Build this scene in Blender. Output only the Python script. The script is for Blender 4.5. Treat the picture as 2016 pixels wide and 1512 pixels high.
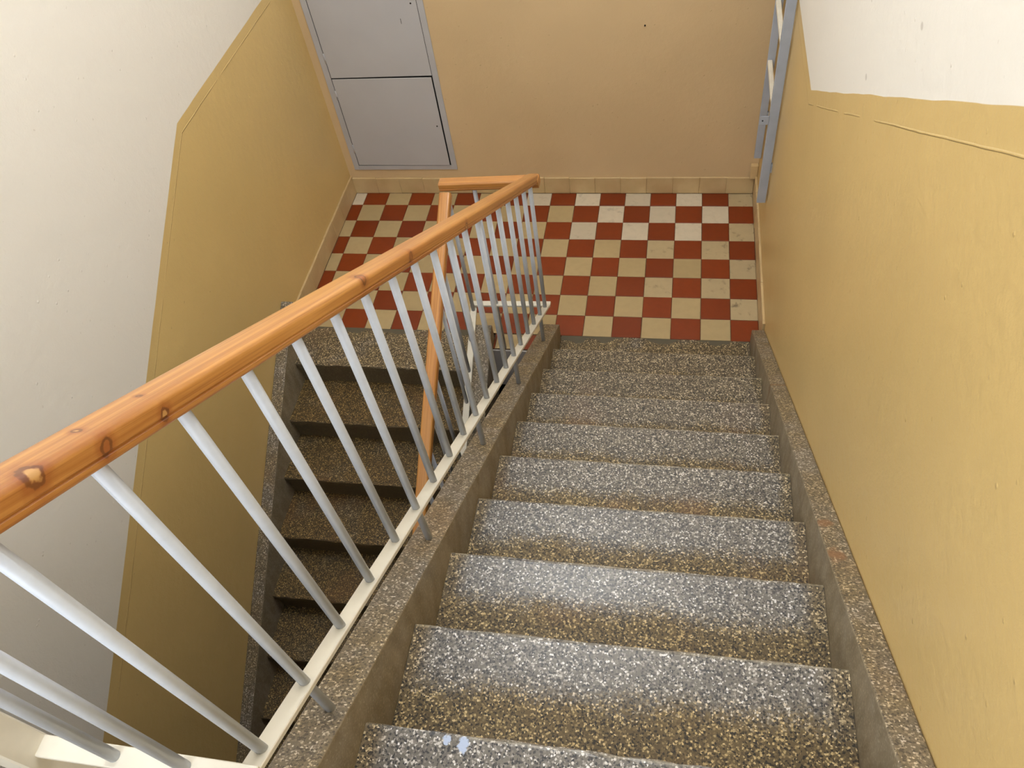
import bpy, bmesh, math, random
from mathutils import Matrix, Vector
random.seed(7)
for o in list(bpy.data.objects):
    bpy.data.objects.remove(o)
S = bpy.context.scene
COL = S.collection

# ------------------------------------------------------------------ camera
R = ((0.981270641, 0.151385395, -0.119123426),      # image right
     (0.045757596, -0.783869043, -0.619237891),     # image down
     (-0.187120739, 0.602189161, -0.776114711))     # view direction
cam_d = bpy.data.cameras.new('camera')
cam = bpy.data.objects.new('camera', cam_d)
COL.objects.link(cam)
cam_d.sensor_fit = 'HORIZONTAL'
cam_d.sensor_width = 36.0
cam_d.lens = 1574.4665 / 2016.0 * 36.0
cam_d.clip_start = 0.02
cam.matrix_world = Matrix(((R[0][0], -R[1][0], -R[2][0], -0.31828),
                           (R[0][1], -R[1][1], -R[2][1], -3.80785),
                           (R[0][2], -R[1][2], -R[2][2], 3.12390),
                           (0, 0, 0, 1)))
S.camera = cam

# ------------------------------------------------------------------ light
S.view_settings.view_transform = 'Standard'
S.view_settings.look = 'None'
S.view_settings.gamma = 1.0
S.view_settings.use_curve_mapping = False
S.view_settings.exposure = -0.12
W = bpy.data.worlds.new('sky')
S.world = W
W.use_nodes = True
W.node_tree.nodes['Background'].inputs[0].default_value = (0.75, 0.86, 1.0, 1)
W.node_tree.nodes['Background'].inputs[1].default_value = 0.6
# daylight coming through the hall window behind the camera
WIN = (-2.05, -0.15, 2.55, 4.05)     # x0, x1, z0, z1 on the rear wall
YR = -5.40                           # rear wall
wl = bpy.data.lights.new('window_daylight', 'AREA')
wl.shape = 'RECTANGLE'
wl.size = WIN[1] - WIN[0]
wl.size_y = WIN[3] - WIN[2]
wl.energy = 70.0
wl.color = (0.86, 0.93, 1.0)
wlo = bpy.data.objects.new('window_daylight', wl)
COL.objects.link(wlo)
wlo.location = ((WIN[0] + WIN[1]) / 2, YR - 0.16, (WIN[2] + WIN[3]) / 2)
wlo.rotation_euler = (math.radians(90), 0, math.radians(0))
LAMP = (-0.80, -1.65, 4.10)
LAMP_W = 96.0

# ------------------------------------------------------------------ measures
XL, XR_ = -0.860, 0.090         # treads of the flight on the right
WALL_R, WALL_L, WALL_B = 0.150, -2.335, 0.127
RISE, TREAD, YS = 0.1710, 0.2679, -1.2834
RISE2, TREAD2, YS2 = 0.160, 0.2605, -1.314
XLL, XLR = -2.270, -1.300       # treads of the flight on the left
ZTOP, ZBOT, ZCEIL = 1.710, -1.60, 4.40
RX, LX = -0.894, -1.262         # planes of the two railings
SL, SL2 = 0.637, 0.615
T = 0.15


# ------------------------------------------------------------------ node helpers
def mat(name):
    m = bpy.data.materials.new(name)
    m.use_nodes = True
    nt = m.node_tree
    return m, nt, nt.nodes['Principled BSDF']


def N(nt, t, **kw):
    n = nt.nodes.new(t)
    for k, v in kw.items():
        if k.startswith('i_'):
            n.inputs[k[2:].replace('_', ' ')].default_value = v
        else:
            setattr(n, k, v)
    return n


def setin(nt, sock, v):
    if hasattr(v, 'is_output') or isinstance(v, bpy.types.NodeSocket):
        nt.links.new(v, sock)
    else:
        sock.default_value = v


def MATH(nt, op, a, b=0.0, c=0.0, clamp=False):
    n = nt.nodes.new('ShaderNodeMath')
    n.operation = op
    n.use_clamp = clamp
    setin(nt, n.inputs[0], a)
    setin(nt, n.inputs[1], b)
    setin(nt, n.inputs[2], c)
    return n.outputs[0]


def MIX(nt, f, a, b, mode='MIX'):
    n = nt.nodes.new('ShaderNodeMix')
    n.data_type = 'RGBA'
    n.blend_type = mode
    setin(nt, n.inputs['Factor'], f)
    setin(nt, n.inputs['A'], a if not isinstance(a, tuple) else (*a, 1)[:4])
    setin(nt, n.inputs['B'], b if not isinstance(b, tuple) else (*b, 1)[:4])
    return n.outputs['Result']


def STEP(nt, x, lo, hi):
    n = nt.nodes.new('ShaderNodeMapRange')
    n.interpolation_type = 'SMOOTHSTEP'
    setin(nt, n.inputs['Value'], x)
    setin(nt, n.inputs['From Min'], lo)
    setin(nt, n.inputs['From Max'], hi)
    return n.outputs['Result']


def NOISE(nt, vec, scale, detail=2.0, rough=0.5, dist=0.0):
    n = nt.nodes.new('ShaderNodeTexNoise')
    nt.links.new(vec, n.inputs['Vector'])
    n.inputs['Scale'].default_value = scale
    n.inputs['Detail'].default_value = detail
    n.inputs['Roughness'].default_value = rough
    n.inputs['Distortion'].default_value = dist
    return n.outputs['Fac']


def POS(nt):
    return nt.nodes.new('ShaderNodeNewGeometry').outputs['Position']


def OBJC(nt):
    return nt.nodes.new('ShaderNodeTexCoord').outputs['Object']


def SEP(nt, v):
    n = nt.nodes.new('ShaderNodeSeparateXYZ')
    nt.links.new(v, n.inputs[0])
    return n.outputs


def SCALEV(nt, v, s):
    n = nt.nodes.new('ShaderNodeMapping')
    nt.links.new(v, n.inputs['Vector'])
    n.inputs['Scale'].default_value = s
    return n.outputs[0]


def BUMP(nt, h, strength, dist=0.01):
    n = nt.nodes.new('ShaderNodeBump')
    nt.links.new(h, n.inputs['Height'])
    n.inputs['Strength'].default_value = strength
    n.inputs['Distance'].default_value = dist
    return n.outputs[0]


def srgb(r, g, b):
    f = lambda c: (c / 255) / 12.92 if c / 255 <= 0.04045 else ((c / 255 + 0.055) / 1.055) ** 2.4
    return (f(r), f(g), f(b))


# ------------------------------------------------------------------ materials
OCHRE = srgb(217, 187, 125)
WHITE = srgb(238, 232, 222)


def wall_material(name, h0, y0, slope, ochre=OCHRE, ridge=0.055, rough=0.36, wob=0.010, marks=()):
    """dado paint below a line that is level over the landing and follows the stair beyond y0"""
    m, nt, p = mat(name)
    P = POS(nt)
    s = SEP(nt, P)
    over = MATH(nt, 'MAXIMUM', MATH(nt, 'SUBTRACT', y0, s[1]), 0.0)
    h = MATH(nt, 'ADD', MATH(nt, 'MULTIPLY', over, slope), h0)
    w = MATH(nt, 'MULTIPLY', MATH(nt, 'SUBTRACT', NOISE(nt, P, 4.5, 2), 0.5), wob)
    h = MATH(nt, 'ADD', h, w)
    d = MATH(nt, 'SUBTRACT', s[2], h)                 # >0 white
    f = STEP(nt, d, -0.0012, 0.0012)
    blot = NOISE(nt, P, 1.6, 3)
    oc = MIX(nt, STEP(nt, blot, 0.3, 0.75), tuple(c * 0.95 for c in ochre), tuple(min(1, c * 1.04) for c in ochre))
    # scuffs
    sc = STEP(nt, NOISE(nt, SCALEV(nt, P, (1, 1, 0.35)), 9, 4, 0.65), 0.66, 0.80)
    oc = MIX(nt, MATH(nt, 'MULTIPLY', sc, 0.16), oc, srgb(150, 112, 62))
    sp = STEP(nt, NOISE(nt, P, 60, 1), 0.765, 0.80)
    wh = MIX(nt, MATH(nt, 'MULTIPLY', sp, 0.25), WHITE, srgb(190, 176, 160))
    for (my, mz, mr) in marks:
        q = MATH(nt, 'ADD', MATH(nt, 'POWER', MATH(nt, 'DIVIDE', MATH(nt, 'SUBTRACT', s[1], my), mr), 2.0),
                 MATH(nt, 'POWER', MATH(nt, 'DIVIDE', MATH(nt, 'SUBTRACT', s[2], mz), mr * 0.7), 2.0))
        q = MATH(nt, 'ADD', q, MATH(nt, 'MULTIPLY', blot, 0.8))
        wh = MIX(nt, MATH(nt, 'MULTIPLY', MATH(nt, 'SUBTRACT', 1.0, STEP(nt, q, 0.7, 1.5)), 0.45), wh, srgb(168, 158, 144))
    nt.links.new(MIX(nt, f, oc, wh), p.inputs['Base Color'])
    nt.links.new(MATH(nt, 'ADD', MATH(nt, 'MULTIPLY', f, 0.42), rough), p.inputs['Roughness'])
    p.inputs['IOR'].default_value = 1.45
    # relief: roller skin, specks, old paint ridge
    fine = NOISE(nt, P, 170, 2, 0.6)
    mid = NOISE(nt, P, 26, 2, 0.55)
    vor = N(nt, 'ShaderNodeTexVoronoi')
    nt.links.new(P, vor.inputs['Vector'])
    vor.inputs['Scale'].default_value = 17.0
    speck = MATH(nt, 'SUBTRACT', 1.0, STEP(nt, vor.outputs['Distance'], 0.02, 0.10))
    rd = MATH(nt, 'ABSOLUTE', MATH(nt, 'ADD', MATH(nt, 'ADD', d, ridge), MATH(nt, 'MULTIPLY', over, 0.012)))
    rl = MATH(nt, 'SUBTRACT', 1.0, STEP(nt, rd, 0.0008, 0.0036))
    gate = STEP(nt, NOISE(nt, SCALEV(nt, P, (1, 2.2, 0.3)), 2.0, 1), 0.36, 0.46)
    rl = MATH(nt, 'MULTIPLY', rl, gate)
    H = MATH(nt, 'ADD', MATH(nt, 'MULTIPLY', fine, 0.10), MATH(nt, 'MULTIPLY', mid, 0.32))
    H = MATH(nt, 'ADD', H, MATH(nt, 'MULTIPLY', speck, 0.20))
    H = MATH(nt, 'ADD', H, MATH(nt, 'MULTIPLY', rl, 0.30))
    nt.links.new(BUMP(nt, H, 0.85, 0.007), p.inputs['Normal'])
    return m


M = {}
M['wall_right'] = wall_material('paint_wall_right', 1.420, -1.089, 0.607, marks=((-2.174, 2.236, 0.012), (-1.831, 1.919, 0.013), (-1.70, 2.05, 0.006)))
M['wall_left'] = wall_material('paint_wall_left', 1.400, -1.195, -0.608, ridge=0.045, wob=0.006)
M['wall_back'] = wall_material('paint_wall_back', 1.42, -9.0, 0.0, ochre=srgb(214, 186, 144))
M['white'] = wall_material('paint_white', -9.0, -99.0, 0.0)


def painted_ochre():
    m, nt, p = mat('paint_skirting')
    P = POS(nt)
    c = MIX(nt, STEP(nt, NOISE(nt, P, 7, 3), 0.3, 0.7), srgb(196, 168, 122), srgb(208, 182, 136))
    nt.links.new(c, p.inputs['Base Color'])
    p.inputs['Roughness'].default_value = 0.38
    nt.links.new(BUMP(nt, NOISE(nt, P, 45, 3), 0.35, 0.005), p.inputs['Normal'])
    return m


M['skirting'] = painted_ochre()


def terrazzo(name, kind):
    """kind: 'tread' (clean worn strip at the nosing, brown behind), 'dull', 'plain', 'stringer'"""
    m, nt, p = mat(name)
    P = POS(nt)
    # chips in two sizes
    v = N(nt, 'ShaderNodeTexVoronoi')
    wob = N(nt, 'ShaderNodeTexNoise')
    nt.links.new(P, wob.inputs['Vector'])
    wob.inputs['Scale'].default_value = 260.0
    wob.inputs['Detail'].default_value = 1.0
    vm = N(nt, 'ShaderNodeVectorMath', operation='MULTIPLY_ADD')
    nt.links.new(wob.outputs['Color'], vm.inputs[0])
    vm.inputs[1].default_value = (0.0036, 0.0036, 0.0036)
    nt.links.new(P, vm.inputs[2])
    PW = vm.outputs[0]
    nt.links.new(PW, v.inputs['Vector'])
    v.inputs['Scale'].default_value = 235.0
    rnd = SEP(nt, v.outputs['Color'])
    ramp = N(nt, 'ShaderNodeValToRGB')
    nt.links.new(rnd[0], ramp.inputs[0])
    cr = ramp.color_ramp
    cr.interpolation = 'CONSTANT'
    stops = [(0.0, srgb(22, 20, 19)), (0.20, srgb(58, 53, 48)), (0.34, srgb(98, 92, 84)), (0.50, srgb(130, 123, 112)),
             (0.66, srgb(164, 157, 146)), (0.81, srgb(208, 202, 192)), (0.93, srgb(244, 241, 236))]
    while len(cr.elements) < len(stops):
        cr.elements.new(0.5)
    for e, (a, c) in zip(cr.elements, stops):
        e.position = a
        e.color = (*c, 1)
    g1 = NOISE(nt, P, 6.0, 4, 0.6)
    cement = MIX(nt, g1, srgb(92, 86, 76), srgb(124, 117, 104))
    keep = MATH(nt, 'MULTIPLY', MATH(nt, 'SUBTRACT', 1.0, STEP(nt, v.outputs['Distance'], 0.55, 0.75)), STEP(nt, rnd[1], 0.20, 0.22))
    col = MIX(nt, keep, cement, ramp.outputs[0])
    v2 = N(nt, 'ShaderNodeTexVoronoi')
    nt.links.new(PW, v2.inputs['Vector'])
    v2.inputs['Scale'].default_value = 118.0
    r2 = SEP(nt, v2.outputs['Color'])
    big = MATH(nt, 'MULTIPLY', STEP(nt, r2[0], 0.84, 0.85), MATH(nt, 'SUBTRACT', 1.0, STEP(nt, v2.outputs['Distance'], 0.30, 0.38)))
    col = MIX(nt, big, col, MIX(nt, STEP(nt, r2[1], 0.5, 0.55), srgb(30, 28, 26), srgb(228, 222, 212)))
    low = NOISE(nt, P, 3.4, 2)
    if kind == 'tread':
        s = SEP(nt, OBJC(nt))
        edge = MATH(nt, 'ADD', MATH(nt, 'MULTIPLY', s[1], -1.0), MATH(nt, 'MULTIPLY', MATH(nt, 'SUBTRACT', g1, 0.5), 0.09))
        back = STEP(nt, MATH(nt, 'ADD', edge, MATH(nt, 'MULTIPLY', MATH(nt, 'SUBTRACT', rnd[2], 0.5), 0.035)), 0.085, 0.160)            # behind the foot-worn strip
        side = STEP(nt, MATH(nt, 'ADD', MATH(nt, 'ABSOLUTE', s[0]), MATH(nt, 'MULTIPLY', g1, 0.08)), 0.45, 0.50)
        vert = STEP(nt, MATH(nt, 'MULTIPLY', s[2], -1.0), 0.012, 0.03)
        dirt = MATH(nt, 'MAXIMUM', MATH(nt, 'MAXIMUM', back, MATH(nt, 'MULTIPLY', side, 0.85)), vert)
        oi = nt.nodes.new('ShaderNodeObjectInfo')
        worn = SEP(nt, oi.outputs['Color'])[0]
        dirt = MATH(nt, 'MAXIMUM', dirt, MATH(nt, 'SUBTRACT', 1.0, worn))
        rim = MATH(nt, 'MULTIPLY', STEP(nt, s[1], -0.010, -0.004), MATH(nt, 'SUBTRACT', 1.0, vert))
    elif kind in ('plain', 'dull'):
        dirt = STEP(nt, g1, 0.05, 0.55)
    else:
        dirt = STEP(nt, g1, 0.25, 0.65)
    # grime: darkens and browns the whole surface, film hides part of the chips
    grime = MIX(nt, low, srgb(240, 220, 172), srgb(222, 196, 142))
    dirty = MIX(nt, 1.0, MIX(nt, 0.10, col, cement), grime, 'MULTIPLY')
    dirty = MIX(nt, MATH(nt, 'MULTIPLY', STEP(nt, low, 0.58, 0.72), 0.22), dirty, srgb(146, 106, 76))
    clean = MIX(nt, 1.0, MIX(nt, 0.08, col, srgb(160, 162, 170)), srgb(238, 238, 242), 'MULTIPLY')
    amt = {'tread': 1.0, 'plain': 0.9, 'stringer': 0.8, 'dull': 1.0}[kind]
    out = MIX(nt, MATH(nt, 'MULTIPLY', dirt, amt), clean, dirty)
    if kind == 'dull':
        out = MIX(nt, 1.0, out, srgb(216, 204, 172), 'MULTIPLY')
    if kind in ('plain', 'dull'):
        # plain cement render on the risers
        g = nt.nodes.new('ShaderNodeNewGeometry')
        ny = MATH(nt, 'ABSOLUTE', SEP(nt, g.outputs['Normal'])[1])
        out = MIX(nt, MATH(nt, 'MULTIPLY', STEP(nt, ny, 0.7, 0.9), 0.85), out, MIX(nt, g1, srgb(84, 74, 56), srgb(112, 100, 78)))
    if kind == 'stringer':
        # smeared cement film on the upright faces
        g = nt.nodes.new('ShaderNodeNewGeometry')
        nx = MATH(nt, 'ABSOLUTE', SEP(nt, g.outputs['Normal'])[0])
        film = MATH(nt, 'MULTIPLY', STEP(nt, nx, 0.7, 0.9), 0.75)
        fc = MIX(nt, STEP(nt, NOISE(nt, SCALEV(nt, P, (1, 3, 1)), 9, 4), 0.3, 0.7), srgb(118, 106, 84), srgb(152, 140, 119))
        out = MIX(nt, film, out, fc)
        w = SEP(nt, P)
        blot = MATH(nt, 'MULTIPLY', NOISE(nt, P, 38, 3), 1.6)
        out = MIX(nt, 0.20, out, MIX(nt, g1, srgb(150, 132, 104), srgb(176, 158, 128)))
        for (y, ry) in ((-2.713, 0.022), (-2.840, 0.042)):   # rust-coloured stains
            dd = MATH(nt, 'POWER', MATH(nt, 'DIVIDE', MATH(nt, 'SUBTRACT', w[1], y), ry), 2.0)
            dx = MATH(nt, 'POWER', MATH(nt, 'DIVIDE', MATH(nt, 'SUBTRACT', w[0], 0.110), 0.030), 2.0)
            q = MATH(nt, 'ADD', MATH(nt, 'ADD', dd, dx), blot)
            k = MATH(nt, 'MULTIPLY', MATH(nt, 'SUBTRACT', 0.62, STEP(nt, q, 0.8, 1.9), clamp=True), MATH(nt, 'SUBTRACT', 1.0, STEP(nt, nx, 0.4, 0.7)))
            out = MIX(nt, k, out, srgb(142, 98, 64))
        # mortar joint across the wall-side cheek
        jd = MATH(nt, 'ABSOLUTE', MATH(nt, 'SUBTRACT', w[1], -1.765))
        jk = MATH(nt, 'MULTIPLY', MATH(nt, 'SUBTRACT', 1.0, STEP(nt, jd, 0.004, 0.007)), STEP(nt, w[0], 0.05, 0.06))
        out = MIX(nt, MATH(nt, 'MULTIPLY', jk, 0.8), out, srgb(126, 94, 60))
    if kind == 'plain':
        # dark mortar along the tile edge
        w = SEP(nt, P)
        e = MATH(nt, 'ADD', w[1], MATH(nt, 'MULTIPLY', MATH(nt, 'SUBTRACT', NOISE(nt, P, 6, 3), 0.5), 0.19))
        out = MIX(nt, STEP(nt, e, -1.060, -1.052), out, srgb(88, 82, 66))
    if kind == 'tread':
        out = MIX(nt, MATH(nt, 'MULTIPLY', rim, MATH(nt, 'MULTIPLY', STEP(nt, g1, 0.35, 0.7), 0.5)), out, srgb(196, 184, 160))
        w = SEP(nt, P)
        nz = MATH(nt, 'MULTIPLY', NOISE(nt, P, 130, 2), 1.6)
        for (x, y, r) in ((-0.694, -3.441, 0.010), (-0.660, -3.446, 0.015)):   # pale blue paint drips
            q = MATH(nt, 'ADD', MATH(nt, 'POWER', MATH(nt, 'DIVIDE', MATH(nt, 'SUBTRACT', w[0], x), r), 2.0),
                     MATH(nt, 'POWER', MATH(nt, 'DIVIDE', MATH(nt, 'SUBTRACT', w[1], y), r * 1.3), 2.0))
            out = MIX(nt, MATH(nt, 'SUBTRACT', 1.0, STEP(nt, MATH(nt, 'ADD', q, nz), 1.1, 1.5)), out, srgb(172, 186, 214))
    nt.links.new(out, p.inputs['Base Color'])
    nt.links.new(MATH(nt, 'ADD', MATH(nt, 'MULTIPLY', dirt, 0.24), 0.36), p.inputs['Roughness'])
    nt.links.new(BUMP(nt, wob.outputs['Fac'], 0.25, 0.0012), p.inputs['Normal'])
    return m


M['tread'] = terrazzo('terrazzo_tread', 'tread')
M['terrazzo'] = terrazzo('terrazzo_plain', 'plain')
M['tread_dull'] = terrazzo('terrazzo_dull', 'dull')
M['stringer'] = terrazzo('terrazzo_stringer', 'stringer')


def tile_mat(name, c1, c2, dirt=0.0, rough=0.42):
    m, nt, p = mat(name)
    P = POS(nt)
    oi = nt.nodes.new('ShaderNodeObjectInfo')
    c = MIX(nt, oi.outputs['Random'], c1, c2)
    c = MIX(nt, MATH(nt, 'MULTIPLY', STEP(nt, NOISE(nt, P, 30, 3), 0.35, 0.7), 0.18), c, tuple(x * 0.8 for x in c1))
    if dirt:
        s = SEP(nt, P)
        d = STEP(nt, NOISE(nt, P, 17, 4, 0.65, 0.3), 0.55, 0.72)
        near = STEP(nt, s[0], -0.1, 0.13)              # walked dirt gathers by the right wall
        k = MATH(nt, 'MULTIPLY', d, MATH(nt, 'ADD', MATH(nt, 'MULTIPLY', near, 0.55), dirt))
        c = MIX(nt, k, c, srgb(78, 66, 52))
    nt.links.new(c, p.inputs['Base Color'])
    p.inputs['Roughness'].default_value = rough
    nt.links.new(BUMP(nt, NOISE(nt, P, 55, 3), 0.12, 0.004), p.inputs['Normal'])
    return m


M['tile_red'] = tile_mat('tile_red', srgb(118, 44, 4), srgb(132, 52, 8))
M['tile_cream'] = tile_mat('tile_cream', srgb(174, 152, 110), srgb(182, 160, 118))
M['tile_worn'] = tile_mat('tile_worn', srgb(196, 182, 158), srgb(214, 200, 176), dirt=0.22, rough=0.55)
M['tile_dirty'] = tile_mat('tile_dirty', srgb(178, 158, 122), srgb(186, 166, 128), dirt=0.35, rough=0.55)


def simple(name, c, rough=0.5, metal=0.0, nscale=0, namp=0.1, bump=0.0):
    m, nt, p = mat(name)
    if nscale:
        P = POS(nt)
        f = NOISE(nt, P, nscale, 3)
        nt.links.new(MIX(nt, STEP(nt, f, 0.3, 0.7), tuple(x * (1 - namp) for x in c), tuple(min(1, x * (1 + namp)) for x in c)), p.inputs['Base Color'])
        if bump:
            nt.links.new(BUMP(nt, f, bump, 0.003), p.inputs['Normal'])
    else:
        p.inputs['Base Color'].default_value = (*c, 1)
    p.inputs['Roughness'].default_value = rough
    p.inputs['Metallic'].default_value = metal
    return m


M['grout'] = simple('grout', srgb(98, 78, 58), 0.9, nscale=40, namp=0.25)
M['metal_white'] = simple('enamel_white', srgb(222, 216, 202), 0.34, nscale=25, namp=0.03, bump=0.08)
M['baluster'] = simple('enamel_baluster', srgb(194, 200, 211), 0.34, nscale=40, namp=0.03, bump=0.08)
M['grey_metal'] = simple('enamel_grey', srgb(188, 186, 188), 0.42, nscale=3, namp=0.03)
M['grey_frame'] = simple('enamel_grey_frame', srgb(184, 182, 184), 0.38, nscale=6, namp=0.04)
M['blue_grey'] = simple('paint_blue_grey', srgb(172, 178, 190), 0.45, nscale=12, namp=0.05, bump=0.1)
M['rung'] = simple('paint_rung', srgb(226, 220, 206), 0.5, nscale=20, namp=0.06)
M['dark'] = simple('dark_gap', srgb(14, 12, 10), 0.9)
M['slab'] = simple('slab_grey', srgb(184, 178, 176), 0.7, nscale=8, namp=0.06)
M['concrete'] = simple('concrete_soffit', srgb(150, 142, 130), 0.9, nscale=10, namp=0.08)
M['box_cream'] = simple('paint_box', srgb(214, 184, 134), 0.4, nscale=15, namp=0.05)
M['ceiling'] = simple('paint_ceiling', srgb(240, 236, 228), 0.9, nscale=5, namp=0.02)
M['frame_white'] = simple('paint_window', srgb(236, 234, 228), 0.5)


def wood(name, knots=(), tint=1.0):
    """pine, the grain runs along the object's own x axis; knots = (x, side, v, size)"""
    m, nt, p = mat(name)
    O = OBJC(nt)
    st = SCALEV(nt, O, (1.1, 60, 60))
    g = NOISE(nt, st, 1.4, 4, 0.62, 0.5)
    fine = NOISE(nt, SCALEV(nt, O, (3.0, 300, 300)), 1.0, 3, 0.6)
    wide = NOISE(nt, SCALEV(nt, O, (1.6, 12, 12)), 1.0, 1)
    c = MIX(nt, STEP(nt, g, 0.30, 0.70), srgb(164, 102, 44), srgb(200, 142, 74))
    c = MIX(nt, MATH(nt, 'MULTIPLY', STEP(nt, fine, 0.50, 0.66), 0.42), c, srgb(140, 80, 30))
    c = MIX(nt, MATH(nt, 'MULTIPLY', STEP(nt, wide, 0.45, 0.75), 0.35), c, srgb(214, 158, 88))
    s = SEP(nt, O)
    kn_noise = MATH(nt, 'MULTIPLY', MATH(nt, 'SUBTRACT', NOISE(nt, O, 110, 2), 0.5), 0.9) if knots else None
    for (kx, ky, kz, kr, fill) in knots:
        q = MATH(nt, 'ADD', MATH(nt, 'POWER', MATH(nt, 'DIVIDE', MATH(nt, 'SUBTRACT', s[0], kx), kr), 2.0),
                 MATH(nt, 'POWER', MATH(nt, 'DIVIDE', MATH(nt, 'SUBTRACT', s[1], ky), kr * 1.2), 2.0))
        q = MATH(nt, 'ADD', q, MATH(nt, 'POWER', MATH(nt, 'DIVIDE', MATH(nt, 'SUBTRACT', s[2], kz), kr * 1.2), 2.0))
        q = MATH(nt, 'SQRT', q)
        q = MATH(nt, 'ADD', q, kn_noise)
        halo = MATH(nt, 'SUBTRACT', 1.0, STEP(nt, q, 1.0, 2.6))
        c = MIX(nt, MATH(nt, 'MULTIPLY', halo, 0.55), c, srgb(140, 66, 24))
        ring = MATH(nt, 'MULTIPLY', STEP(nt, q, 0.55, 0.8), MATH(nt, 'SUBTRACT', 1.0, STEP(nt, q, 1.0, 1.25)))
        c = MIX(nt, MATH(nt, 'MULTIPLY', ring, 0.7), c, srgb(88, 44, 20))
        core = MATH(nt, 'SUBTRACT', 1.0, STEP(nt, q, 0.5, 0.8))
        c = MIX(nt, MATH(nt, 'MULTIPLY', core, 0.8), c, srgb(196, 152, 92) if fill else srgb(150, 84, 40))
    nt.links.new(c, p.inputs['Base Color'])
    p.inputs['Roughness'].default_value = 0.34
    p.inputs['Coat Weight'].default_value = 0.25
    p.inputs['Coat Roughness'].default_value = 0.2
    nt.links.new(BUMP(nt, g, 0.10, 0.003), p.inputs['Normal'])
    return m


# ------------------------------------------------------------------ mesh helpers
def link(name, me, material=None, parent=None, matrix=None, smooth=False):
    o = bpy.data.objects.new(name, me)
    COL.objects.link(o)
    if material is not None and not me.materials:
        me.materials.append(material)
    if parent is not None:
        o.parent = parent
    if matrix is not None:
        o.matrix_local = matrix
    if smooth:
        for f in me.polygons:
            f.use_smooth = True
    return o


def bm_mesh(bm, name):
    bmesh.ops.recalc_face_normals(bm, faces=bm.faces)
    me = bpy.data.meshes.new(name)
    bm.to_mesh(me)
    bm.free()
    return me


def bm_box(bm, x0, x1, y0, y1, z0, z1, bev=0.0, seg=1):
    vs = [bm.verts.new((x, y, z)) for x in (x0, x1) for y in (y0, y1) for z in (z0, z1)]
    fs = [(0, 1, 3, 2), (4, 6, 7, 5), (0, 4, 5, 1), (2, 3, 7, 6), (0, 2, 6, 4), (1, 5, 7, 3)]
    fc = [bm.faces.new([vs[i] for i in f]) for f in fs]
    if bev:
        ed = list({e for f in fc for e in f.edges})
        bmesh.ops.bevel(bm, geom=ed, offset=bev, segments=seg, affect='EDGES', profile=0.5)


def box(name, x0, x1, y0, y1, z0, z1, material, parent=None, bev=0.0, seg=1):
    """box whose origin lies at the middle of its base"""
    cx, cy = (x0 + x1) / 2, (y0 + y1) / 2
    bm = bmesh.new()
    bm_box(bm, x0 - cx, x1 - cx, y0 - cy, y1 - cy, 0, z1 - z0, bev, seg)
    return link(name, bm_mesh(bm, name), material, parent, Matrix.Translation((cx, cy, z0)))


def prism_x(name, prof, x0, x1, material, parent=None, origin=(0, 0, 0), bev=0.0, seg=2, cuts=0, jit=None):
    """profile of (y, z) points extruded along x"""
    bm = bmesh.new()
    n = len(prof)
    rings = []
    for i in range(cuts + 2):
        x = x0 + (x1 - x0) * i / (cuts + 1)
        ring = []
        for k, (y, z) in enumerate(prof):
            dy = dz = 0.0
            if jit and 0 < i < cuts + 1 and k in jit:
                dy, dz = random.uniform(-1, 1) * jit[k], random.uniform(-1, 1) * jit[k] * 0.5
            ring.append(bm.verts.new((x - origin[0], y + dy - origin[1], z + dz - origin[2])))
        rings.append(ring)
    bm.faces.new(rings[0])
    bm.faces.new(list(reversed(rings[-1])))
    for a, b in zip(rings, rings[1:]):
        for k in range(n):
            bm.faces.new((a[k], a[(k + 1) % n], b[(k + 1) % n], b[k]))
    if bev:
        bmesh.ops.recalc_face_normals(bm, faces=bm.faces)
        ed = [e for e in bm.edges if len(e.link_faces) == 2 and e.calc_face_angle(0) > 0.4]
        bmesh.ops.bevel(bm, geom=ed, offset=bev, segments=seg, affect='EDGES', profile=0.5)
    me = bm_mesh(bm, name)
    return link(name, me, material, parent, Matrix.Translation(origin))


def cyl_mesh(name, r, z0, z1, n=14):
    bm = bmesh.new()
    a = [bm.verts.new((r * math.cos(t), r * math.sin(t), z0)) for t in [2 * math.pi * i / n for i in range(n)]]
    b = [bm.verts.new((v.co.x, v.co.y, z1)) for v in a]
    for i in range(n):
        f = bm.faces.new((a[i], a[(i + 1) % n], b[(i + 1) % n], b[i]))
        f.smooth = True
    bm.faces.new(list(reversed(a)))
    bm.faces.new(b)
    return bm_mesh(bm, name)


def tag(o, label=None, cat=None, group=None, kind=None):
    if label: o['label'] = label
    if cat: o['category'] = cat
    if group: o['group'] = group
    if kind: o['kind'] = kind
    return o


def empty(name, loc=(0, 0, 0)):
    o = bpy.data.objects.new(name, None)
    COL.objects.link(o)
    o.location = loc
    o.empty_display_size = 0.1
    return o


def struct(o, label, cat):
    return tag(o, label, cat, kind='structure')


# ------------------------------------------------------------------ room shell
struct(box('wall_right', WALL_R, WALL_R + 0.2, YR, WALL_B + 0.2, ZBOT, ZCEIL, M['wall_right']),
       'right stairwell wall, ochre dado below white paint', 'wall')
struct(box('wall_left', WALL_L - 0.2, WALL_L, YR, WALL_B + 0.2, ZBOT, ZCEIL, M['wall_left']),
       'left stairwell wall, white above a slanting ochre dado', 'wall')
struct(box('wall_back', WALL_L, WALL_R, WALL_B, WALL_B + 0.2, ZBOT, ZCEIL, M['wall_back']),
       'ochre wall behind the tiled landing', 'wall')
struct(box('ceiling', WALL_L - 0.2, WALL_R + 0.2, YR, WALL_B + 0.2, ZCEIL, ZCEIL + 0.2, M['ceiling']),
       'white ceiling over the stairwell', 'ceiling')
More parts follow.
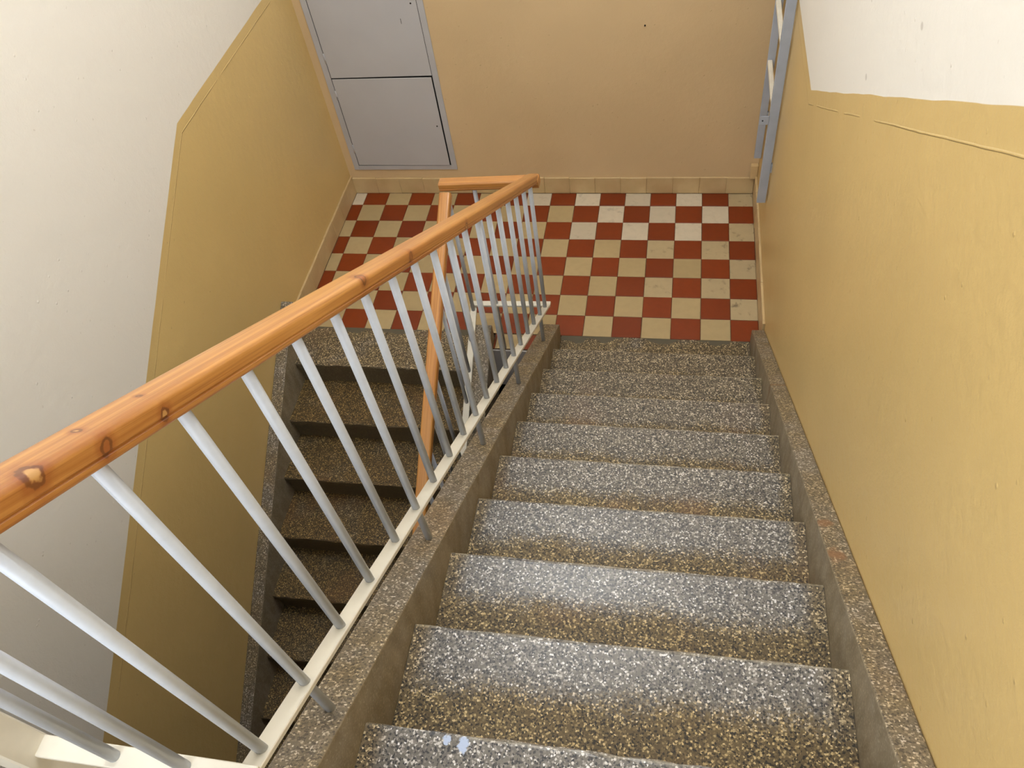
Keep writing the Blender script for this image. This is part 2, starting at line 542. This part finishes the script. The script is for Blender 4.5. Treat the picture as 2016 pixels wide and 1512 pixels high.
# rear wall of the hall with its window opening
bm = bmesh.new()
for a in ((WALL_L, WIN[0], ZBOT, ZCEIL), (WIN[1], WALL_R, ZBOT, ZCEIL), (WIN[0], WIN[1], ZBOT, WIN[2]), (WIN[0], WIN[1], WIN[3], ZCEIL)):
    bm_box(bm, a[0], a[1], YR - 0.15, YR, a[2], a[3])
struct(link('wall_rear', bm_mesh(bm, 'wall_rear'), M['white']), 'white wall behind the upper hall with a window', 'wall')
win = struct(empty('window_1', ((WIN[0] + WIN[1]) / 2, YR - 0.08, WIN[2])), 'white framed window in the rear hall wall', 'window')
hw, hh = (WIN[1] - WIN[0]) / 2, WIN[3] - WIN[2]
for (a0, a1, b0, b1) in ((-hw, hw, 0, .06), (-hw, hw, hh - .06, hh), (-hw, -hw + .06, .06, hh - .06), (hw - .06, hw, .06, hh - .06), (-.03, .03, .06, hh - .06)):
    box('window_bar', a0, a1, -.03, .03, b0, b1, M['frame_white'], win, bev=.005)
# lower and upper hall floors
struct(box('floor_lower', WALL_L, WALL_R, YR, WALL_B, ZBOT - 0.2, ZBOT, M['terrazzo']), 'dim terrazzo floor of the hall below', 'floor')
bm = bmesh.new()
bm_box(bm, WALL_L, WALL_R, YR, -3.72, ZTOP - 0.22, ZTOP)
bm_box(bm, XLR + 0.09, XL - 0.085, -3.72, -3.565, ZTOP - 0.22, ZTOP)
struct(link('floor_upper', bm_mesh(bm, 'floor_upper'), M['terrazzo']), 'terrazzo floor slab of the upper hall', 'floor')

# landing: slab, grout bed and single tiles
SKI = 0.012
floor = struct(empty('floor', (-1.1, -0.5, 0)), 'checkered landing of red and cream floor tiles', 'floor')
fl_inv = Matrix.Translation((1.1, 0.5, 0))


def under(o, par):
    """keep world placement, parent to an unrotated empty"""
    o.parent = par
    o.location = Vector(o.location) - Vector(par.location)
    return o


under(box('slab', WALL_L, WALL_R, -1.035, WALL_B, -0.24, -0.012, M['slab']), floor)
under(box('slab_edge', XLR + 0.088, XL - 0.083, -1.158, -1.035, -0.30, -0.010, M['slab'], bev=0.003), floor)
under(box('grout_bed', WALL_L, WALL_R, -1.045, WALL_B, -0.012, -0.0035, M['grout']), floor)
under(box('grout_bed', XLR + 0.088, XL - 0.083, -1.152, -1.046, -0.010, -0.0035, M['grout']), floor)
WORN = {(9, 0), (11, 0), (13, 0), (10, 1), (12, 1), (14, 1), (9, 2), (11, 2), (13, 2), (-1, 0), (7, 0)}
DIRTY = {(15, 0), (15, 2), (12, 3), (14, 3), (15, 4), (14, 5), (15, 6), (12, 5)}
tile_cache = {}


def add_tile(K, row, x0, x1, y0, y1):
    g = 0.0013
    w, h = x1 - x0 - 2 * g, y1 - y0 - 2 * g
    if w < 0.006 or h < 0.006:
        return
    red = (K + row) % 2 == 0
    mk = 'tile_red' if red else ('tile_worn' if (K, row) in WORN else 'tile_dirty' if (K, row) in DIRTY else 'tile_cream')
    key = (round(w, 4), round(h, 4), mk)
    if key not in tile_cache:
        bm = bmesh.new()
        bm_box(bm, -w / 2, w / 2, -h / 2, h / 2, -0.010, 0)
        ed = [e for e in bm.edges if all(abs(v.co.z) < 1e-6 for v in e.verts)]
        bmesh.ops.bevel(bm, geom=ed, offset=0.0014, segments=1, affect='EDGES')
        me = bm_mesh(bm, 'tile')
        me.materials.append(M[mk])
        tile_cache[key] = me
    o = bpy.data.objects.new('tile', tile_cache[key])
    COL.objects.link(o)
    o.parent = floor
    full = w > 0.14 and h > 0.14
    j = 0.0006 if full else 0.0
    o.location = ((x0 + x1) / 2 + 1.1 + random.uniform(-j, j), (y0 + y1) / 2 + 0.5 + random.uniform(-j, j), random.uniform(-0.0008, 0.0006))
    o.rotation_euler = (random.uniform(-.002, .002), random.uniform(-.002, .002), random.uniform(-.004, .004) if full else 0)


for row in range(0, 9):
    ya, yb = -row * T, -(row - 1) * T
    for K in range(-1, 16):
        xa, xb = (K - 15) * T, (K - 14) * T
        x0, x1 = max(xa, WALL_L + SKI), min(xb, WALL_R - SKI)
        y0, y1 = ya, min(yb, WALL_B - SKI)
        if row == 8:                      # the tongue between the two flights
            x0, x1, y0 = max(x0, XLR + 0.09), min(x1, XL - 0.085), -1.152
            if x1 - x0 < 0.01:
                continue
        elif row == 7:
            y0 = -1.045
        add_tile(K, row, x0, x1, y0, y1)

# skirting of painted-over tiles
def skirting(name, label, side, a0, a1, h):
    e = struct(empty(name), label, 'baseboard')
    n = int(round((a1 - a0) / 0.15))
    for i in range(n):
        u0, u1 = a0 + (a1 - a0) * i / n, a0 + (a1 - a0) * (i + 1) / n
        d = SKI + random.uniform(-0.0012, 0.0010)
        hh = h + random.uniform(-0.0015, 0.0015)
        if side == 'back':
            box('skirting_tile', u0, u1 - 0.0005, WALL_B - d, WALL_B, 0, hh, M['skirting'], e, bev=0.002)
        elif side == 'left':
            box('skirting_tile', WALL_L, WALL_L + d, u0, u1 - 0.0005, 0, hh, M['skirting'], e, bev=0.002)
        else:
            box('skirting_tile', WALL_R - d, WALL_R, u0, u1 - 0.0005, 0, hh, M['skirting'], e, bev=0.002)
    return e


skirting('baseboard_back', 'painted tile skirting along the ochre back wall', 'back', WALL_L + 0.012, WALL_R - 0.012, 0.113)
skirting('baseboard_left', 'painted tile skirting at the foot of the left wall', 'left', -1.05, WALL_B, 0.128)
skirting('baseboard_right', 'painted tile skirting at the foot of the right wall', 'right', -1.05, WALL_B - 0.034, 0.140)

# ------------------------------------------------------------------ stairs
def step_mesh_profile(t, r):
    # nosing at the origin, the tread runs back along -y
    return [(0.0, -0.008), (-0.003, -0.002), (-0.010, 0.0), (-(t + 0.03), 0.0), (-(t + 0.03), -r - 0.03), (-0.020, -r - 0.03), (-0.020, -0.042), (-0.002, -0.040)]


def add_step(par, x0, x1, y, z, t, r, material, name='step', way=1):
    pr = [(y + a * way, z + b) for a, b in step_mesh_profile(t, r)]
    o = prism_x(name, pr, x0, x1, material, None, ((x0 + x1) / 2, y, z), cuts=26, jit={0: 0.0022, 1: 0.0016})
    return under(o, par)


right = tag(empty('stair_flight', (-0.4, -1.3, 0)), 'terrazzo stair flight coming down from the camera to the tiled landing', 'stairs')
for k in range(1, 10):
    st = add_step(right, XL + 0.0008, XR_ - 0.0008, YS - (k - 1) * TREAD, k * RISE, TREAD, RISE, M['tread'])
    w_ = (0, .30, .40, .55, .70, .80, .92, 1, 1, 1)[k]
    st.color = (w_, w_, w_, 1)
# top nosing = edge of the upper hall floor
add_step(right, XL + 0.0008, XR_ - 0.0008, YS - 9 * TREAD, ZTOP + 0.0004, 0.03, RISE, M['tread'])
under(prism_x('landing_strip', [(-1.047, -0.16), (-1.047, -0.001), (-1.33, -0.001), (-1.33, -0.16)], XL + 0.001, XR_ - 0.001, M['terrazzo'], None, (-0.39, -1.2, 0)), right)


def stringer(par, x0, x1, ya, za, slope, yb, depth, up, endz):
    """sloping cheek; ya, za = upper corner at the landing end"""
    s = 1 if up else -1
    zb = za + s * slope * (ya - yb)
    if up:
        pr = [(ya, endz), (ya, za - 0.012), (ya - 0.012, za), (yb, zb), (yb, zb - depth), (ya - 0.30, endz)]
    else:
        pr = [(ya, -0.011), (ya, za - 0.012), (ya - 0.012, za), (yb, zb), (yb, zb - depth), (ya, za - depth)]
    o = prism_x('stringer', pr, x0, x1, M['stringer'], None, ((x0 + x1) / 2, ya, za), bev=0.004, seg=2)
    return under(o, par)


stringer(right, XL - 0.083, XL, -1.062, 0.112, 0.648, -3.722, 0.36, True, -0.24)
stringer(right, XR_, WALL_R - 0.001, -1.055, 0.110, 0.648, -3.722, 0.36, True, -0.24)

left = tag(empty('stair_flight', (-1.8, -1.3, 0)), 'darker terrazzo stair flight going down from the landing along left wall', 'stairs')
add_step(left, XLL + 0.0008, XLR - 0.0008, YS2, -0.0005, -1.030 - YS2 - 0.03, RISE2, M['terrazzo'], 'landing_strip', way=-1)
for k in range(1, 10):
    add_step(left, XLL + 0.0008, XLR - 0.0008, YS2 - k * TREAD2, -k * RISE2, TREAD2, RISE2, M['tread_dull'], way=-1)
stringer(left, WALL_L + 0.001, XLL, -1.085, 0.250, SL2, -3.9, 0.36, False, 0)
stringer(left, XLR, XLR + 0.087, -1.075, 0.105, SL2, -3.9, 0.36, False, 0)

# ------------------------------------------------------------------ railing
rail = tag(empty('stair_railing', (RX, -2.3, 0.9)), 'white steel baluster railing with orange pine handrail between the flights', 'railing')
BR = 0.0093


def put(o):
    return under(o, rail)


def bar_between(name, p0, p1, w, h, material, bev=0.0015):
    """flat bar from p0 to p1 (centre line of its top face), width across, h deep"""
    p0, p1 = Vector(p0), Vector(p1)
    d = (p1 - p0)
    L = d.length
    ex = d.normalized()
    ey = Vector((0, 0, 1)).cross(ex).normalized()
    ez = ex.cross(ey)
    bm = bmesh.new()
    bm_box(bm, 0, L, -w / 2, w / 2, -h, 0, bev)
    mw = Matrix((ex, ey, ez)).transposed().to_4x4()
    mw.translation = p0
    o = link(name, bm_mesh(bm, name), material)
    o.matrix_world = mw
    o.matrix_basis = mw
    o.parent = rail
    o.matrix_basis = Matrix.Translation(-Vector(rail.location)) @ mw
    return o


def rail_profile(w=0.051, h=0.0385, r=0.0095):
    pts = []
    for cx, cy, a0 in ((w / 2 - r, h - r, 0), (-w / 2 + r, h - r, 90), (-w / 2 + r * .6, r * .6, 180), (w / 2 - r * .6, r * .6, 270)):
        rr = r if cy > h / 2 else r * .6
        for i in range(5):
            a = math.radians(a0 + 90 * i / 4)
            pts.append((cx + rr * math.cos(a), cy + rr * math.sin(a)))
        if a0 == 90:      # groove on the far side
            pts += [(-w / 2, 0.0145), (-w / 2 + 0.0022, 0.013), (-w / 2 + 0.0022, 0.0115), (-w / 2, 0.010)]
        if a0 == 270:
            pts += [(w / 2, 0.010), (w / 2 - 0.0022, 0.0115), (w / 2 - 0.0022, 0.013), (w / 2, 0.0145)]
    return pts


def handrail(p0, p1, material, name='handrail', m0=0.0, m1=0.0, mz0=0.0, mz1=0.0):
    """p0..p1 = middle of the underside; m = mitre (x shift per unit of profile y), mz = per unit of profile z"""
    p0, p1 = Vector(p0), Vector(p1)
    d = p1 - p0
    L = d.length
    ex = d.normalized()
    ey = Vector((0, 0, 1)).cross(ex).normalized()
    ez = ex.cross(ey)
    bm = bmesh.new()
    pr = rail_profile()
    a = [bm.verts.new((m0 * y + mz0 * z, y, z)) for y, z in pr]
    b = [bm.verts.new((L + m1 * y + mz1 * z, y, z)) for y, z in pr]
    n = len(pr)
    for i in range(n):
        f = bm.faces.new((a[i], a[(i + 1) % n], b[(i + 1) % n], b[i]))
        f.smooth = True
    bm.faces.new(list(reversed(a)))
    bm.faces.new(b)
    me = bm_mesh(bm, name)
    for e in me.edges:
        pass
    mw = Matrix((ex, ey, ez)).transposed().to_4x4()
    mw.translation = p0
    o = link(name, me, material)
    o.parent = rail
    o.matrix_basis = Matrix.Translation(-Vector(rail.location)) @ mw
    o.modifiers.new('edges', 'EDGE_SPLIT').split_angle = math.radians(40)
    return o


def rb(y):          # underside of the right handrail
    return 1.713 + 0.6245 * (-2.2 - y)


def bt(y):          # top of the right bottom bar
    return 0.619 + 0.637 * (-1.585 - y)


YC = -1.150         # line of the cross pieces over the landing
YU = -3.612         # line of the cross pieces at the upper hall
HX = RX + 0.001
# local x runs from the landing end upwards on the right rail
kn = []
c_, s_ = math.cos(math.atan(0.6245)), math.sin(math.atan(0.6245))


def rail_local(x, y, z, p0):
    v = Vector((x, y, z)) - Vector(p0)
    ex = Vector((0, -c_, s_))
    ey = Vector((0, 0, 1)).cross(ex).normalized()
    ez = ex.cross(ey)
    return v.dot(ex), v.dot(ey), v.dot(ez)


pr0 = (HX, YC, rb(YC))
side = HX + 0.0255
for (x, y, z, r, fill) in ((side, -3.521, 2.582, 0.012, 1), (side, -3.452, 2.518, 0.008, 0), (side, -3.370, 2.463, 0.007, 1),
                           (HX, -3.445, 2.540, 0.005, 1), (HX, -3.360, 2.487, 0.004, 1), (HX + .02, -2.830, 2.150, 0.011, 0),
                           (HX + .022, -2.605, 1.992, 0.009, 0), (HX + .022, -2.195, 1.722, 0.010, 1), (side, -2.86, 2.115, 0.006, 0)):
    kn.append((*rail_local(x, y, z, pr0), r, fill))
M['pine'] = wood('pine_handrail', kn)
M['pine_b'] = wood('pine_cross')
M['pine_c'] = wood('pine_left', ((1.37, 0.03, 0.03, 0.008, 0),))
handrail((HX, YC + 0.018, rb(YC + 0.018)), (HX, YU, rb(YU)), M['pine'])
ZR = 1.047


def lb(y):          # underside of the left handrail
    return 1.729 + SL2 * y


def lbt(y):         # top of the left bottom bar
    return 0.322 + 0.617 * (y + 1.145)


handrail((RX + 0.030, YC + 0.006, ZR), (LX - 0.030, YC + 0.006, ZR - 0.018), M['pine_b'], 'handrail_return')
handrail((LX - 0.003, YC - 0.019, lb(YC - 0.019)), (LX - 0.003, -3.75, lb(-3.75)), M['pine_c'])
handrail((HX + 0.03, YU, rb(YU)), (WALL_L + 0.002, YU, rb(YU)), M['pine_b'], 'handrail_return')

# bottom flat bars
BW, BH = 0.032, 0.012
bar_between('bottom_bar', (RX, YC - 0.006, bt(YC - 0.006)), (RX, YU, bt(YU)), BW, BH, M['metal_white'])
ZB = bt(YC)
bar_between('bottom_bar', (RX + BW / 2, YC + 0.004, ZB), (LX - BW / 2, YC + 0.004, ZB - 0.012), BW, BH, M['metal_white'])
bar_between('bottom_bar', (LX, YC - 0.006, lbt(YC - 0.006)), (LX, -3.75, lbt(-3.75)), BW, BH, M['metal_white'])
bar_between('bottom_bar', (RX + BW / 2, YU, bt(YU)), (WALL_L + 0.002, YU, bt(YU)), BW, BH, M['metal_white'])

# balusters
cache = {}


def baluster(x, y, z0, z1):
    L = round(z1 - z0, 3)
    if L not in cache:
        cache[L] = cyl_mesh('baluster', BR, 0, L)
        cache[L].materials.append(M['baluster'])
    o = bpy.data.objects.new('baluster', cache[L])
    COL.objects.link(o)
    o.parent = rail
    o.location = Vector((x, y, z0)) - Vector(rail.location)
    return o


YB = [-1.201, -1.328, -1.467, -1.596, -1.737, -1.862, -1.988, -2.125, -2.260, -2.391, -2.522, -2.653, -2.788, -2.913, -3.042, -3.177, -3.308, -3.440, -3.568]
for i, y in enumerate(YB):
    if i % 4 == 1:
        z0 = 0.112 + 0.648 * (-1.062 - y) - 0.012
    else:
        z0 = bt(y) - 0.004
    baluster(RX, y, z0, rb(y) + 0.006)
baluster(-1.146, YC + 0.004, 0.0, ZR + 0.002)          # in the cross piece, standing on the landing


for i in range(20):
    y = -1.168 - 0.1300 * i
    z0 = (0.105 - SL2 * (-1.075 - y) - 0.012) if i % 4 == 3 else lbt(y) - 0.004
    baluster(LX, y, z0, lb(y) + 0.006)
for x in (-0.990, -1.108):
    baluster(x, YU, bt(YU) - 0.004, rb(YU) + 0.004)
for i in range(8):
    baluster(-1.40 - 0.118 * i, YU, bt(YU) - 0.004 if i != 4 else ZTOP, rb(YU) + 0.004)
put(box('newel_post', -1.292, -1.237, YU - 0.035, YU + 0.018, ZTOP - 0.10, rb(YU) + 0.002, M['metal_white'], bev=0.003))

# ------------------------------------------------------------------ cabinet in the back wall
cab = tag(empty('meter_cabinet', (-1.955, WALL_B, 0.175)), 'grey steel wall cabinet with two doors above the landing', 'cabinet')
def cput(o): return under(o, cab)
CY = WALL_B
x0, x1, z0, z1 = -2.287, -1.622, 0.176, 1.60
cput(box('backing', x0 + .02, x1 - .02, CY - 0.0015, CY, z0 + .02, z1 - .02, M['dark']))
for (a0, a1, b0, b1) in ((x0, x0 + 0.034, z0, z1), (x1 - 0.034, x1, z0, z1), (x0 + 0.034, x1 - 0.034, z0, z0 + 0.030), (x0 + 0.034, x1 - 0.034, z1 - 0.03, z1)):
    cput(box('frame', a0, a1, CY - 0.006, CY, b0, b1, M['grey_frame'], bev=0.0012))


def door(zb, zt, xl, xr, ajar, keyz):
    e = link('door', bpy.data.meshes.new('door'), M['grey_metal'])
    bm = bmesh.new()
    w, h = xr - xl, zt - zb
    bm_box(bm, 0, w, -0.0060, -0.0025, 0, h, 0.0012)
    bm.to_mesh(e.data)
    bm.free()
    e.location = (xl, CY, zb)
    e.rotation_euler = (0, 0, -ajar)
    under(e, cab)
    k = link('keyhole', cyl_mesh('keyhole', 0.0048, 0, 0.0006, 10), M['dark'], e)
    k.matrix_basis = Matrix.Translation((-1.689 - xl, -0.0061, keyz - zb)) @ Matrix.Rotation(math.radians(90), 4, 'X')
    if zb > 0.5:
        box('scratch', 0.486, 0.4885, -0.0066, -0.0060, 0.300, 0.328, M['dark'], e)
    for hz in (0.12, h - 0.10):
        hg = link('hinge', cyl_mesh('hinge', 0.0045, -0.028, 0.028, 10), M['grey_frame'], e)
        hg.location = (-0.002, -0.0065, hz)
    return e


door(0.2115, 0.7955, -2.2490, -1.6620, 0.011, 0.486)
door(0.8025, 1.564, -2.2490, -1.6585, 0.0, 1.208)

# ------------------------------------------------------------------ ladder on the right wall
lad = tag(empty('wall_ladder', (0.12, -0.2, 0.36)), 'blue-grey painted ladder hanging upright in the corner on right wall', 'ladder')
def lput(o): return under(o, lad)
LT = 3.3
lput(box('ladder_rail', 0.101, 0.144, -0.432, -0.412, 0.375, LT, M['blue_grey'], bev=0.002))
lput(box('ladder_rail', 0.107, 0.144, 0.006, 0.026, 0.325, LT, M['blue_grey'], bev=0.002))
z = 0.885
while z < LT - 0.1:
    lput(box('rung', 0.108, 0.130, -0.411, 0.005, z, z + 0.022, M['rung'], bev=0.003))
    z += 0.300
tab = lput(box('lock_tab', 0.062, 0.1005, -0.4335, -0.4295, 0.835, 0.880, M['blue_grey'], bev=0.001))
h = link('screw_hole', cyl_mesh('screw_hole', 0.004, 0, 0.0006, 10), M['dark'], tab)
h.matrix_basis = Matrix.Translation((-0.008, -0.0021, 0.022)) @ Matrix.Rotation(math.radians(90), 4, 'X')
for zz in (0.56, 2.6):
    lput(box('wall_bracket', 0.1445, 0.1499, -0.430, -0.414, zz, zz + 0.05, M['blue_grey']))
    lput(box('wall_bracket', 0.1445, 0.1499, 0.008, 0.024, zz, zz + 0.05, M['blue_grey']))

tag(box('pipe_box', 0.108, 0.1495, WALL_B - 0.030, WALL_B, 0.116, 0.207, M['box_cream'], bev=0.004, seg=2),
    'small cream painted box on the skirting behind the ladder', 'box')
ho = cyl_mesh('nail', 0.004, 0, 0.006, 8)
n = tag(link('nail', ho, M['dark']), 'small dark nail high in the ochre back wall', 'nail')
n.matrix_world = Matrix.Translation((-0.497, WALL_B, 1.041)) @ Matrix.Rotation(math.radians(90), 4, 'X')

# ------------------------------------------------------------------ ceiling lamp of the stairwell
lamp = tag(empty('ceiling_lamp', LAMP), 'round white glass ceiling lamp over the stairwell', 'lamp')
m, nt, p = mat('lamp_glass')
p.inputs['Base Color'].default_value = (0.9, 0.9, 0.88, 1)
p.inputs['Emission Color'].default_value = (0.95, 1.0, 1.05, 1)
p.inputs['Emission Strength'].default_value = LAMP_W / (math.pi * 4 * math.pi * 0.19 ** 2)
bm = bmesh.new()
bmesh.ops.create_uvsphere(bm, u_segments=24, v_segments=14, radius=0.19)
link('lamp_globe', bm_mesh(bm, 'lamp_globe'), m, lamp, Matrix.Translation((0, 0, 0)), smooth=True)
link('lamp_base', cyl_mesh('lamp_base', 0.09, 0.17, ZCEIL - LAMP[2], 20), M['metal_white'], lamp)
